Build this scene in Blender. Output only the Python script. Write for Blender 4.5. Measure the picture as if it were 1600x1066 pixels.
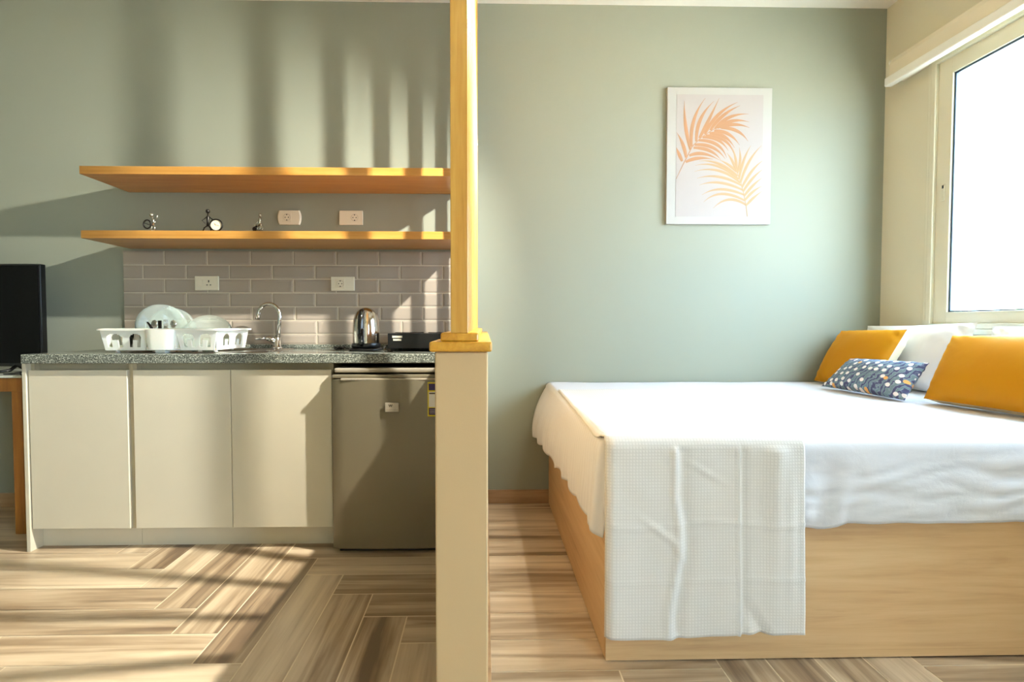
import bpy, bmesh, math, random
from mathutils import Vector, noise
random.seed(7)
for o in list(bpy.data.objects): bpy.data.objects.remove(o)
COL = bpy.context.scene.collection
SC = bpy.context.scene
PI = math.pi

# ------------------------------------------------------------------ camera
cd = bpy.data.cameras.new('camera'); cam = bpy.data.objects.new('camera', cd); COL.objects.link(cam)
cam.location = (0, 0, .99)
cam.rotation_euler = (math.radians(90 - 1.8), 0, math.radians(-1.2))
cd.sensor_fit = 'HORIZONTAL'; cd.sensor_width = 36; cd.lens = 36 * 800 / 1600
cd.shift_x = 26 / 1600; cd.clip_start = .02
SC.camera = cam

# ------------------------------------------------------------------ light and exposure
SC.view_settings.view_transform = 'Standard'; SC.view_settings.look = 'None'
SC.view_settings.gamma = 1; SC.view_settings.use_curve_mapping = False
SC.view_settings.exposure = 0.40
SC.cycles.use_denoising = True
SC.cycles.max_bounces = 10; SC.cycles.diffuse_bounces = 6; SC.cycles.sample_clamp_indirect = 8
w = bpy.data.worlds.new('daylight'); SC.world = w; w.use_nodes = True
bg = w.node_tree.nodes['Background']; bg.inputs[0].default_value = (.55, .77, 1, 1); bg.inputs[1].default_value = 23.0

def light(name, kind, loc, energy, color, rot=(0, 0, 0), **kw):
    l = bpy.data.lights.new(name, kind); l.energy = energy; l.color = color
    for k, v in kw.items(): setattr(l, k, v)
    o = bpy.data.objects.new(name, l); o.location = loc; o.rotation_euler = rot; COL.objects.link(o); return o
sp = light('ceiling_spotlight', 'SPOT', (.75, 1.69, 2.26), 580, (1, .99, .90), shadow_soft_size=.020, spot_size=math.radians(101), spot_blend=1.)
sp.rotation_euler = Vector((-2.4, .30, -1.38)).to_track_quat('-Z', 'Y').to_euler()
light('sun', 'SUN', (0, 0, 8), 330, (1, .91, .92), rot=(0, math.radians(-38), 0), angle=math.radians(.5))
po = light('window_portal', 'AREA', (2.34, 1.72, 1.62), 1, (1, 1, 1), rot=(0, math.radians(90), 0), shape='RECTANGLE', size=1.3, size_y=1.55)
po.data.cycles.is_portal = True
po = light('added_opening_portal', 'AREA', (2.34, -1.62, 1.1), 1, (1, 1, 1), rot=(0, math.radians(90), 0), shape='RECTANGLE', size=2.1, size_y=1.14)  # portal for the unseen opening added to brighten the room from behind
po.data.cycles.is_portal = True

# ------------------------------------------------------------------ helpers
def lin(c):
    return tuple(((v / 255) / 12.92 if v / 255 <= .04045 else ((v / 255 + .055) / 1.055) ** 2.4) for v in c) + (1,)
class N:
    def __init__(s, name):
        s.m = bpy.data.materials.new(name); s.m.use_nodes = True; s.t = s.m.node_tree
        s.b = s.t.nodes['Principled BSDF']
    def n(s, typ, ins=None, **kw):
        x = s.t.nodes.new(typ)
        for k, v in kw.items(): setattr(x, k, v)
        for k, v in (ins or {}).items():
            if isinstance(v, bpy.types.NodeSocket): s.t.links.new(v, x.inputs[k])
            else: x.inputs[k].default_value = v
        return x
    def l(s, a, b): s.t.links.new(a, b)
    def set(s, **kw):
        for k, v in kw.items():
            k = {'base': 'Base Color', 'rough': 'Roughness', 'metal': 'Metallic', 'ior': 'IOR', 'trans': 'Transmission Weight', 'coat': 'Coat Weight', 'sheen': 'Sheen Weight', 'alpha': 'Alpha', 'normal': 'Normal', 'spec': 'Specular IOR Level', 'sss': 'Subsurface Weight'}[k]
            if isinstance(v, bpy.types.NodeSocket): s.l(v, s.b.inputs[k])
            else: s.b.inputs[k].default_value = v
        return s
    def ramp(s, fac, stops):
        r = s.n('ShaderNodeValToRGB', {0: fac}); e = r.color_ramp.elements
        while len(e) < len(stops): e.new(.5)
        for i, (p, c) in enumerate(stops): e[i].position = p; e[i].color = lin(c) if len(c) == 3 else c
        return r.outputs[0]
    def mix(s, f, a, b, bt='MIX'):
        x = s.n('ShaderNodeMix', data_type='RGBA', blend_type=bt)
        for i, v in ((0, f), (6, a), (7, b)):
            if isinstance(v, bpy.types.NodeSocket): s.l(v, x.inputs[i])
            else: x.inputs[i].default_value = v
        return x.outputs[2]
    def math(s, op, a, b=0., c=0.):
        x = s.n('ShaderNodeMath', operation=op)
        for i, v in enumerate((a, b, c)):
            if isinstance(v, bpy.types.NodeSocket): s.l(v, x.inputs[i])
            else: x.inputs[i].default_value = v
        return x.outputs[0]
    def bump(s, h, strength=.2, dist=.01):
        return s.n('ShaderNodeBump', {'Height': h, 'Strength': strength, 'Distance': dist}).outputs[0]
    def coord(s, which='Object', scale=(1, 1, 1), rot=(0, 0, 0)):
        t = s.n('ShaderNodeTexCoord')
        return s.n('ShaderNodeMapping', {'Vector': t.outputs[which], 'Scale': scale, 'Rotation': rot}).outputs[0]
    def noise(s, vec, scale, detail=4, rough=.5, dist=0.):
        return s.n('ShaderNodeTexNoise', {'Vector': vec, 'Scale': scale, 'Detail': detail, 'Roughness': rough, 'Distortion': dist}).outputs[0]

def paint(name, c, rough=.75, var=.04, bs=.05):
    s = N(name); v = s.coord(); f = s.noise(v, 1.3, 3)
    d = tuple(x * (1 - var) for x in lin(c)[:3]) + (1,)
    s.set(base=s.mix(f, lin(c), d), rough=rough, normal=s.bump(s.noise(v, 260, 2), bs, .002)); return s.m
def plain(name, c, rough=.5, metal=0., **kw):
    s = N(name); v = s.coord(); f = s.noise(v, 6, 2)
    d = tuple(x * .94 for x in lin(c)[:3]) + (1,)
    s.set(base=s.mix(f, lin(c), d), rough=rough, metal=metal, **kw); return s.m
def wood(name, dark, mid, light_, axis=0, rough=.4, scale=1., contrast=1., coat=0.):
    sc = [14 * scale] * 3; sc[axis] = .9 * scale
    s = N(name); v = s.coord(scale=tuple(sc))
    g = s.noise(v, 1.2, 6, .6, 1.2)
    g2 = s.noise(s.coord(scale=tuple(x * 7 for x in sc)), 1.1, 3, .6)
    k = s.math('MULTIPLY_ADD', g2, .25, s.math('MULTIPLY', g, .8))
    h = .5 * contrast
    s.set(base=s.ramp(k, [(.5 - h * .4, dark), (.5, mid), (.5 + h * .4, light_)]), rough=rough, coat=coat, normal=s.bump(g2, .04, .002)); return s.m

M = {}
M['wall_green'] = paint('sage_green_paint', (143, 146, 130), .72)
M['wall_beige'] = paint('beige_paint', (214, 208, 184), .7)
M['pier'] = paint('pier_warm_lit_beige', (194, 163, 119), .65)  # beige wall paint with warm light put into the colour
M['ceiling'] = paint('ceiling_white', (232, 228, 216), .8)
M['wood_x'] = wood('varnished_pine_x', (166, 114, 46), (187, 133, 62), (200, 150, 78), 0, .32, 1.4, coat=.2)
M['wood_y'] = wood('varnished_pine_y', (162, 102, 20), (190, 132, 30), (208, 154, 48), 1, .35, 1.4, coat=.2)
M['wood_z'] = wood('varnished_pine_z', (168, 114, 34), (192, 140, 54), (208, 162, 76), 2, .35, 1.2, coat=.2)
M['bed_oak'] = wood('oak_laminate_x', (166, 126, 84), (201, 164, 118), (216, 183, 138), 0, .45, .7, 1.25)
M['bed_oak_y'] = wood('oak_laminate_y', (166, 126, 84), (201, 164, 118), (216, 183, 138), 1, .45, .7, 1.25)
M['cab'] = plain('cream_satin_laminate', (208, 199, 177), .35)
M['cab_in'] = plain('cream_rail', (190, 176, 145), .5)
M['fridge'] = plain('silver_grey_enamel', (134, 124, 102), .22, .35)
M['fridge_lid'] = plain('silver_grey_lid', (165, 155, 138), .3, .3)
M['black'] = plain('black_plastic', (14, 14, 15), .3)
M['black_gloss'] = plain('black_glass', (6, 6, 7), .06, coat=.5)
M['screen'] = plain('tv_screen', (3, 3, 4), .14, spec=.18)
M['chrome'] = plain('chrome', (210, 208, 204), .09, 1.)
M['steel'] = plain('brushed_steel', (176, 172, 165), .24, 1.)
M['kettle'] = plain('polished_steel', (200, 192, 180), .12, 1.)
M['badge'] = plain('silver_badge', (190, 180, 165), .3, .5)
M['white_pl'] = plain('white_plastic', (238, 234, 222), .35)
M['ivory_pl'] = plain('ivory_plastic', (226, 216, 192), .35)
M['socket_in'] = plain('socket_ivory_recess', (196, 184, 158), .4)
M['dark_pin'] = plain('dark_hole', (52, 44, 34), .6)
M['rack'] = plain('cream_white_plastic', (244, 240, 228), .38, sss=.1)
M['sheet'] = None
M['yellow'] = plain('yellow_print', (222, 205, 40), .4)
M['purple'] = plain('purple_print', (60, 45, 95), .4)
M['white'] = plain('white_print', (235, 233, 228), .5)
M['frame_win'] = plain('champagne_aluminium', (216, 211, 188), .4)
M['gasket'] = plain('dark_blue_gasket', (62, 84, 104), .5)
M['blind'] = plain('cream_blind_fabric', (222, 212, 188), .7)
M['blind_bar'] = plain('white_blind_bar', (234, 232, 222), .35)
M['skirt'] = wood('brown_skirting_tile', (128, 98, 68), (158, 126, 92), (176, 146, 110), 0, .4, .8)
M['mono_dark'] = plain('dark_metal', (46, 42, 38), .35, .8)
M['mono_light'] = plain('bright_metal', (170, 166, 150), .25, .9)
M['clock_face'] = plain('clock_face', (236, 222, 192), .4)
M['table_wood'] = wood('shaded_varnished_pine', (118, 72, 20), (150, 96, 32), (170, 112, 42), 2, .4, 1.2)  # pine with the shade on the table put into a darker colour
M['laminate'] = plain('pale_table_top', (196, 200, 190), .18)

s = N('granite'); v = s.coord()
f1 = s.n('ShaderNodeTexVoronoi', {'Vector': v, 'Scale': 210.}); f2 = s.noise(v, 140, 5, .7)
k = s.math('MULTIPLY_ADD', f1.outputs['Distance'], .55, s.math('MULTIPLY', f2, .75))
s.set(base=s.ramp(k, [(.38, (30, 32, 28)), (.55, (82, 85, 77)), (.70, (122, 126, 115)), (.88, (180, 182, 168))]), rough=.16); M['granite'] = s.m

s = N('splash_tile'); v = s.coord()
s.set(base=s.mix(s.noise(v, 3, 2), lin((168, 155, 141)), lin((158, 145, 130))), rough=.16); M['tile'] = s.m
M['grout'] = plain('pale_grout', (212, 200, 176), .7)

s = N('floor_plank'); uv = s.n('ShaderNodeUVMap'); rnd = s.n('ShaderNodeAttribute', attribute_name='rnd')
off = s.n('ShaderNodeCombineXYZ', {0: s.math('MULTIPLY', rnd.outputs['Fac'], 37.), 1: s.math('MULTIPLY', rnd.outputs['Fac'], 91.)})
vv = s.n('ShaderNodeVectorMath', {0: uv.outputs[0], 1: off.outputs[0]}, operation='ADD').outputs[0]
v1 = s.n('ShaderNodeMapping', {'Vector': vv, 'Scale': (.8, 14, 1)}).outputs[0]
v2 = s.n('ShaderNodeMapping', {'Vector': vv, 'Scale': (3, 90, 1)}).outputs[0]
v3 = s.n('ShaderNodeMapping', {'Vector': vv, 'Scale': (1.6, 5, 1)}).outputs[0]
g1 = s.noise(v1, 1.2, 4, .55, .7); g2 = s.noise(v2, 1., 3, .6); g3 = s.noise(v3, 1., 3, .5, 1.5)
k = s.math('ADD', s.math('MULTIPLY', g1, .72), s.math('ADD', s.math('MULTIPLY', g2, .10), s.math('MULTIPLY', g3, .18)))
k = s.math('ADD', k, s.math('MULTIPLY_ADD', rnd.outputs['Fac'], .16, -.08))
s.set(base=s.ramp(k, [(.33, (112, 91, 70)), (.43, (155, 132, 104)), (.53, (188, 166, 137)), (.68, (212, 192, 162))]), rough=.3, normal=s.bump(g2, .04, .001)); M['plank'] = s.m
M['floor_grout'] = plain('floor_grout', (226, 210, 180), .7)

s = N('white_cotton'); v = s.coord()
wv = s.n('ShaderNodeTexWave', {'Vector': s.coord(), 'Scale': 11., 'Distortion': .6}, bands_direction='Y').outputs[1]
h = s.math('ADD', s.math('MULTIPLY', s.noise(v, 900, 1), .15), s.noise(v, 9, 4, .55, .6))
s.set(base=s.mix(wv, lin((212, 210, 212)), lin((206, 204, 207))), rough=.85, sheen=.15, normal=s.bump(h, .25, .02)); M['sheet'] = s.m
s = N('pillow_cotton'); v = s.coord()
s.set(base=lin((236, 237, 240)), rough=.85, sheen=.15, normal=s.bump(s.noise(v, 5, 3, .5, .5), .25, .03)); M['pillow'] = s.m
s = N('waffle_cotton'); uvn = s.n('ShaderNodeUVMap').outputs[0]
sep = s.n('ShaderNodeSeparateXYZ', {0: uvn})
a = s.math('ABSOLUTE', s.math('SINE', s.math('MULTIPLY', sep.outputs[0], PI / .0088)))
b = s.math('ABSOLUTE', s.math('SINE', s.math('MULTIPLY', sep.outputs[1], PI / .0088)))
g = s.math('MINIMUM', a, b)
g = s.math('POWER', g, .45)
s.set(base=s.mix(g, lin((198, 192, 184)), lin((217, 211, 204))), rough=.9, sheen=.2, normal=s.bump(s.math('ADD', g, s.math('MULTIPLY', s.noise(s.coord(), 7, 3), 6.)), .16, .004)); M['waffle'] = s.m
s = N('mustard_velvet'); v = s.coord()
s.set(base=s.mix(s.noise(v, 3.5, 3), lin((184, 128, 0)), lin((172, 110, 0))), rough=.6, sheen=.35, normal=s.bump(s.noise(v, 7, 3), .15, .02)); s.b.inputs['Sheen Tint'].default_value = lin((255, 190, 60)); s.b.inputs['Specular IOR Level'].default_value = .2; M['velvet'] = s.m
M['linen'] = plain('beige_backing', (216, 200, 165), .9)
s = N('berry_print'); uvn = s.n('ShaderNodeUVMap').outputs[0]
wn = s.n('ShaderNodeTexWave', {'Vector': s.n('ShaderNodeMapping', {'Vector': uvn, 'Rotation': (0, 0, .6)}).outputs[0], 'Scale': 13., 'Distortion': 8., 'Detail': 2., 'Detail Scale': 2.5}).outputs[1]
base = s.ramp(wn, [(.12, (72, 74, 108)), (.30, (96, 108, 134)), (.55, (132, 152, 164)), (.85, (108, 130, 138))])
vo = s.n('ShaderNodeTexVoronoi', {'Vector': s.n('ShaderNodeMapping', {'Vector': uvn, 'Scale': (1., 1.25, 1)}).outputs[0], 'Scale': 26., 'Randomness': .65}, voronoi_dimensions='2D')
cr = s.n('ShaderNodeSeparateColor', {0: vo.outputs['Color']})
isw = s.math('MULTIPLY', s.math('LESS_THAN', vo.outputs['Distance'], .27), s.math('GREATER_THAN', cr.outputs[0], .40))
iso = s.math('MULTIPLY', s.math('LESS_THAN', vo.outputs['Distance'], .25), s.math('LESS_THAN', cr.outputs[0], .17))
c1 = s.mix(isw, base, lin((236, 230, 228))); c2 = s.mix(iso, c1, lin((236, 176, 104)))
s.set(base=c2, rough=.8); M['berry'] = s.m

s = N('clear_glass'); s.set(base=(1, 1, 1, 1), rough=0., trans=1., ior=1.02); M['pane'] = s.m
tr = s.n('ShaderNodeBsdfTransparent'); gl = s.n('ShaderNodeBsdfGlossy', {'Roughness': .02})
mx = s.n('ShaderNodeMixShader', {0: .05, 1: tr.outputs[0], 2: gl.outputs[0]}); s.l(mx.outputs[0], s.t.nodes['Material Output'].inputs[0])
s = N('green_glass_plate'); s.set(base=lin((232, 242, 234)), rough=.10, trans=.85, ior=1.2); M['plate'] = s.m
s = N('drinking_glass'); s.set(base=(1, 1, 1, 1), rough=.02, trans=1., ior=1.25); M['glass'] = s.m
M['art'] = plain('print_paper', (166, 159, 154), .8)
M['art_frame'] = plain('white_frame', (170, 168, 161), .6)
M['leaf_a'] = plain('copper_leaf_print', (158, 117, 82), .7)
M['leaf_b'] = plain('gold_leaf_print', (166, 137, 100), .7)
M['foliage'] = plain('foliage', (120, 150, 96), .8)
M['ground'] = plain('pale_ground', (190, 186, 172), .9)

def wloc(p):
    l = Vector((0, 0, 0))
    while p is not None: l += p.location; p = p.parent
    return l
def obj(name, verts, faces, mat, parent=None, smooth=False, uv=None, mats=None, fm=None):
    me = bpy.data.meshes.new(name)
    verts = [Vector(v) for v in verts]
    if parent is None:
        xs = [v.x for v in verts]; ys = [v.y for v in verts]; zs = [v.z for v in verts]
        base = Vector(((min(xs) + max(xs)) / 2, (min(ys) + max(ys)) / 2, min(zs)))
    else: base = wloc(parent)
    me.from_pydata([v - base for v in verts], [], faces)
    if uv:
        l = me.uv_layers.new(name='UVMap')
        for p in me.polygons:
            for li, vi in zip(p.loop_indices, p.vertices): l.data[li].uv = uv[vi]
    for m in (mats or [mat]): me.materials.append(m)
    if fm:
        for p, i in zip(me.polygons, fm): p.material_index = i
    if smooth:
        me.polygons.foreach_set('use_smooth', [True] * len(me.polygons))
    me.update()
    o = bpy.data.objects.new(name, me); COL.objects.link(o)
    if parent is None: o.location = base
    else: o.parent = parent
    return o
class MB:
    def __init__(s): s.v = []; s.f = []; s.m = []
    def add(s, verts, faces, mi=0):
        k = len(s.v); s.v += [tuple(v) for v in verts]; s.f += [tuple(i + k for i in f) for f in faces]; s.m += [mi] * len(faces); return s
    def box(s, x0, x1, y0, y1, z0, z1, bev=0., seg=2, mi=0):
        bm = bmesh.new(); bmesh.ops.create_cube(bm, size=1)
        for v in bm.verts:
            v.co = Vector(((x0 + x1) / 2 + v.co.x * (x1 - x0), (y0 + y1) / 2 + v.co.y * (y1 - y0), (z0 + z1) / 2 + v.co.z * (z1 - z0)))
        if bev > 0: bmesh.ops.bevel(bm, geom=bm.edges[:], offset=bev, segments=seg, profile=.5, affect='EDGES')
        bmesh.ops.recalc_face_normals(bm, faces=bm.faces[:])
        bm.verts.index_update()
        s.add([v.co[:] for v in bm.verts], [[v.index for v in f.verts] for f in bm.faces], mi); bm.free(); return s
    def tube(s, pts, r, n=10, cap=True, mi=0):
        pts = [Vector(p) for p in pts]; rs = r if isinstance(r, (list, tuple)) else [r] * len(pts)
        V = []; F = []; up = None
        for i, p in enumerate(pts):
            d = (pts[min(i + 1, len(pts) - 1)] - pts[max(i - 1, 0)]).normalized()
            if up is None: up = d.orthogonal().normalized()
            up = (up - d * up.dot(d)).normalized(); q = d.cross(up)
            for j in range(n):
                a = 2 * PI * j / n; V.append(p + (up * math.cos(a) + q * math.sin(a)) * rs[i])
        for i in range(len(pts) - 1):
            for j in range(n): F.append((i * n + j, i * n + (j + 1) % n, (i + 1) * n + (j + 1) % n, (i + 1) * n + j))
        if cap: F.append(tuple(range(n))[::-1]); F.append(tuple((len(pts) - 1) * n + j for j in range(n)))
        return s.add(V, F, mi)
    def lathe(s, c, prof, n=32, axis='z', mi=0):
        V = []; F = []
        for r, h in prof:
            for j in range(n):
                a = 2 * PI * j / n; x, y = r * math.cos(a), r * math.sin(a)
                V.append((c[0] + x, c[1] + y, c[2] + h) if axis == 'z' else (c[0] + x, c[1] - h, c[2] + y) if axis == 'y' else (c[0] - h, c[1] + x, c[2] + y))
        for i in range(len(prof) - 1):
            for j in range(n): F.append((i * n + j, i * n + (j + 1) % n, (i + 1) * n + (j + 1) % n, (i + 1) * n + j))
        return s.add(V, F, mi)
    def sphere(s, c, r, n=12, sc=(1, 1, 1), mi=0):
        prof = [(max(1e-5, math.sin(PI * i / n)) * r, -math.cos(PI * i / n) * r) for i in range(n + 1)]
        k = len(s.v); s.lathe((0, 0, 0), prof, n * 2, mi=mi)
        for i in range(k, len(s.v)):
            v = s.v[i]; s.v[i] = (c[0] + v[0] * sc[0], c[1] + v[1] * sc[1], c[2] + v[2] * sc[2])
        return s
    def build(s, name, mat, parent=None, smooth=False, mats=None):
        return obj(name, s.v, s.f, mat, parent, smooth, mats=mats, fm=s.m if mats else None)
def box(name, mat, parent, *a, **k): return MB().box(*a, **k).build(name, mat, parent)
def thing(name, loc, label, cat, group=None):
    o = bpy.data.objects.new(name, None); COL.objects.link(o); o.location = loc; o.empty_display_size = .05
    return tag(o, label, cat, group)
def tag(o, label, cat, group=None):
    o['label'] = label; o['category'] = cat
    if group: o['group'] = group
    return o
def struct(o): o['kind'] = 'structure'; return o
def dup(root, delta=(0, 0, 0), label=None):
    r = root.copy(); COL.objects.link(r); r.location = root.location + Vector(delta)
    if label: r['label'] = label
    for ch in list(root.children):
        c = ch.copy(); COL.objects.link(c); c.parent = r
        for g in list(ch.children):
            d = g.copy(); COL.objects.link(d); d.parent = c
    return r
def smoothang(o, a=.6):
    me = o.data; me.polygons.foreach_set('use_smooth', [True] * len(me.polygons))
    bm = bmesh.new(); bm.from_mesh(me)
    for e in bm.edges:
        if len(e.link_faces) == 2 and e.calc_face_angle(0) > a: e.smooth = False
    bm.to_mesh(me); bm.free(); return o

# ------------------------------------------------------------------ room shell
YW, XR, XL, YB, ZC = 2.82, 2.21, -3.7, -2.6, 2.725
struct(box('wall_back', M['wall_green'], None, XL - .1, XR + .15, YW, YW + .12, -.05, ZC + .05))
struct(box('wall_left', M['wall_green'], None, XL - .1, XL, YB, YW, -.05, ZC + .05))
struct(box('wall_front', M['wall_beige'], None, XL - .1, XR + .15, YB - .1, YB, -.05, ZC + .05))
struct(box('ceiling', M['ceiling'], None, XL - .1, XR + .15, YB - .1, YW + .12, ZC, ZC + .1))
WY0, WY1, WZ0, WZ1 = .95, 2.50, .975, 2.275
wr = MB().box(XR, XR + .15, YB, -2.2, -.05, ZC + .05).box(XR, XR + .15, -1.05, WY0, -.05, ZC + .05).box(XR, XR + .15, -2.2, -1.05, 2.15, ZC + .05).box(XR, XR + .15, -2.2, -1.05, -.05, .02).box(XR, XR + .15, WY1, YW, -.05, ZC + .05)
wr.box(XR, XR + .15, WY0, WY1, -.05, WZ0).box(XR, XR + .15, WY0, WY1, WZ1, ZC + .05)
struct(wr.build('wall_right', M['wall_beige']))
# herringbone floor
TW, TL, G = .1480, .678, .0042
V = []; F = []; UV = []; R = []; FM = []
def plank(x0, x1, y0, y1, along, X0=-3.7, X1=XR, Y0=-2.6, Y1=YW, r=None):
    x0, x1 = max(x0 + G / 2, X0), min(x1 - G / 2, X1); y0, y1 = max(y0 + G / 2, Y0), min(y1 - G / 2, Y1)
    if x1 - x0 < .005 or y1 - y0 < .005: return
    k = len(V); r = random.random() if r is None else r
    for (x, y) in ((x0, y0), (x1, y0), (x1, y1), (x0, y1)):
        V.append((x, y, 0)); UV.append((x, y) if along == 'x' else (y, -x)); R.append(r)
    F.append((k, k + 1, k + 2, k + 3)); FM.append(0)
ox, oy = -1.534, 1.482
for i in range(-60, 61):
    for j in range(-8, 9):
        x = ox + i * TW + j * TL; y = oy - i * TW + j * TL
        if -5.2 < x < 3.2 and -3.6 < y < 3.4:
            for a_ in ((x, x + TL, y, y + TW, 'x'), (x + TL, x + TL + TW, y, y + TL, 'y')):
                r_ = random.random(); plank(*a_, X1=0.0, r=r_); plank(*a_, X0=0.0, Y1=1.2815, r=r_)
for i in range(10):
    y = 1.43 + i * .1465; plank(0, .683, y, y + .1465, 'x')
    if y > 1.5: plank(.683, 1.36, y, y + .1465, 'x'); plank(1.36, 2.21, y, y + .1465, 'x')
plank(0, .385, 1.2835, 1.43, 'x'); plank(.385, .683, 1.2835, 1.43, 'x')
for i in range(4): plank(.683 + i * .1465, .8295 + i * .1465, 1.2835, 1.5765, 'y')
for y in (1.2835, 1.43): plank(1.269, 2.21, y, y + .1465, 'x', r=.08)
k = len(V)
V += [(XL, YB, -.0012), (XR, YB, -.0012), (XR, YW, -.0012), (XL, YW, -.0012), (XL, YB, -.06), (XR, YB, -.06), (XR, YW, -.06), (XL, YW, -.06)]
UV += [(0, 0)] * 8; R += [0] * 8; F += [(k, k + 1, k + 2, k + 3), (k + 7, k + 6, k + 5, k + 4)]; FM += [1, 1]
fl = struct(obj('floor', V, F, None, None, uv=UV, mats=[M['plank'], M['floor_grout']], fm=FM))
at = fl.data.attributes.new('rnd', 'FLOAT', 'POINT')
for i, r in enumerate(R): at.data[i].value = r
# skirting
struct(box('baseboard_back', M['skirt'], None, XL, XR, YW - .012, YW, 0, .075, bev=.002))
struct(box('baseboard_right', M['skirt'], None, XR - .012, XR, -1.05, YW - .012, 0, .075, bev=.002))
struct(box('baseboard_left', M['skirt'], None, XL, XL + .012, YB, YW - .012, 0, .075, bev=.002))
# low partition wall
PX0, PX1, PY0 = -.110, .007, 1.13
struct(box('wall_partition', M['pier'], None, PX0, PX1, PY0, YW, 0, .930, bev=.004))
struct(box('baseboard_partition', M['skirt'], None, PX1, PX1 + .010, PY0 + .002, YW - .012, 0, .075, bev=.002))

# ------------------------------------------------------------------ window
win = struct(obj('window_1', *(lambda b: (b.v, b.f))(MB()
    .box(2.188, 2.275, WY1 - .024, WY1 + .004, WZ0, WZ1, .004).box(2.188, 2.275, WY0 - .004, WY0 + .024, WZ0, WZ1, .004)
    .box(2.188, 2.275, WY0 + .02, WY1 - .02, WZ0 - .004, WZ0 + .022, .004).box(2.188, 2.275, WY0 + .02, WY1 - .02, WZ1 - .022, WZ1 + .004, .004)), M['frame_win'], None))
def sash(y0, y1, xa):
    z0, z1 = WZ0 + .020, WZ1 - .020; t = .076; xb = xa + .034
    b = MB().box(xa, xb, y0, y0 + t, z0, z1, .004).box(xa, xb, y1 - t, y1, z0, z1, .004)
    b.box(xa, xb, y0 + t - .004, y1 - t + .004, z0, z0 + .056, .003).box(xa, xb, y0 + t - .004, y1 - t + .004, z1 - t, z1, .003)
    sobj = b.build('window_sash', M['frame_win'], win)
    g = MB(); q0, q1, r0, r1 = y0 + t, y1 - t, z0 + .056, z1 - t; e = .010
    g.box(xa + .008, xb - .006, q0, q0 + e, r0, r1).box(xa + .008, xb - .006, q1 - e, q1, r0, r1).box(xa + .008, xb - .006, q0, q1, r0, r0 + e * .6).box(xa + .008, xb - .006, q0, q1, r1 - e, r1)
    g.build('gasket', M['gasket'], sobj)
    MB().box(xa + .015, xa + .019, q0 + .002, q1 - .002, r0 + .002, r1 - .002).build('glass_pane', M['pane'], sobj)
    return sobj
s1 = sash(1.69, WY1 - .022, 2.205); sash(WY0 + .022, 1.75, 2.2395)
lk = MB().box(2.2005, 2.2065, 2.428, 2.442, 1.585, 1.665, .002).build('window_latch', M['frame_win'], s1)
MB().box(2.1985, 2.2015, 2.431, 2.439, 1.645, 1.660, .0005).build('latch_slot', M['black'], win)
dp = struct(MB().box(2.24, 2.29, -2.2, -2.12, .02, 2.15, .004).box(2.24, 2.29, -1.13, -1.05, .02, 2.15, .004).box(2.24, 2.29, -2.12, -1.13, 2.07, 2.15, .004).box(2.24, 2.29, -2.12, -1.13, .02, .10, .004).build('added_daylight_door', M['frame_win']))  # unseen glazed opening, added to let in daylight from behind the camera
MB().box(2.262, 2.266, -2.12, -1.13, .10, 2.07).build('glass_pane', M['pane'], dp)
# plaster architrave around the window
tm = MB().box(2.198, XR, WY1 + .004, WY1 + .030, WZ0 - .03, WZ1 + .03, .003).box(2.198, XR, WY0 - .03, WY1 + .03, WZ1 + .004, WZ1 + .03, .003).box(2.18, XR, WY0 - .03, WY1 + .03, WZ0 - .03, WZ0 - .004, .003)
struct(tm.build('trim_1', M['frame_win']))
# roller blind
bl = thing('roller_blind', (2.15, 1.8, 2.247), 'cream roller blind rolled up above the window, with a white bottom bar', 'blind')
pr = [(2.209, 2.395), (2.165, 2.395), (2.142, 2.385), (2.132, 2.36), (2.130, 2.285), (2.145, 2.275), (2.209, 2.275)]
V = [(x, y, z) for y in (.75, 2.695) for x, z in pr]; n = len(pr)
F = [tuple(range(n)), tuple(range(2 * n - 1, n - 1, -1))] + [(i, i + n, (i + 1) % n + n, (i + 1) % n) for i in range(n)]
obj('blind_fabric', V, F, M['blind'], bl)
box('bottom_bar', M['blind_bar'], bl, 2.112, 2.150, .74, 2.705, 2.246, 2.292, bev=.006)
MB().lathe((2.150, 2.706, 2.372), [(.0001, 0), (.015, 0), (.015, .010), (.0001, .010)], 20, 'y').build('end_bracket', M['blind_bar'], bl)

# outside seen through the window
struct(MB().box(3, 60, -30, 60, -3.2, -3).build('ground', M['ground']))
random.seed(11)
for i, (x, y, r, lab) in enumerate([(26, 27.5, 2.2, 'pale green round tree far outside the window, the tallest one'), (30, 34.5, 1.7, 'hazy green bush far outside the window, left of the tallest tree'), (24, 23.0, 1.5, 'small hazy green tree outside at the right edge of the window')]):
    t = thing('garden_tree', (x, y, -3), lab, 'tree')
    MB().tube([(x, y, -3), (x + .1, y, -1), (x, y, 1.2)], [.25, .2, .12], 8).build('trunk', M['skirt'], t)
    b = MB()
    for q in range(26):
        a = random.uniform(0, 2 * PI); rr = random.uniform(0, r); b.sphere((x + rr * math.cos(a), y + rr * math.sin(a) * 1.2, .6 + random.uniform(-.9, .8) * (1 - rr / r / 1.6)), random.uniform(.35, .7), 6)
    b.build('crown', M['foliage'], t, True)

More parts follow.
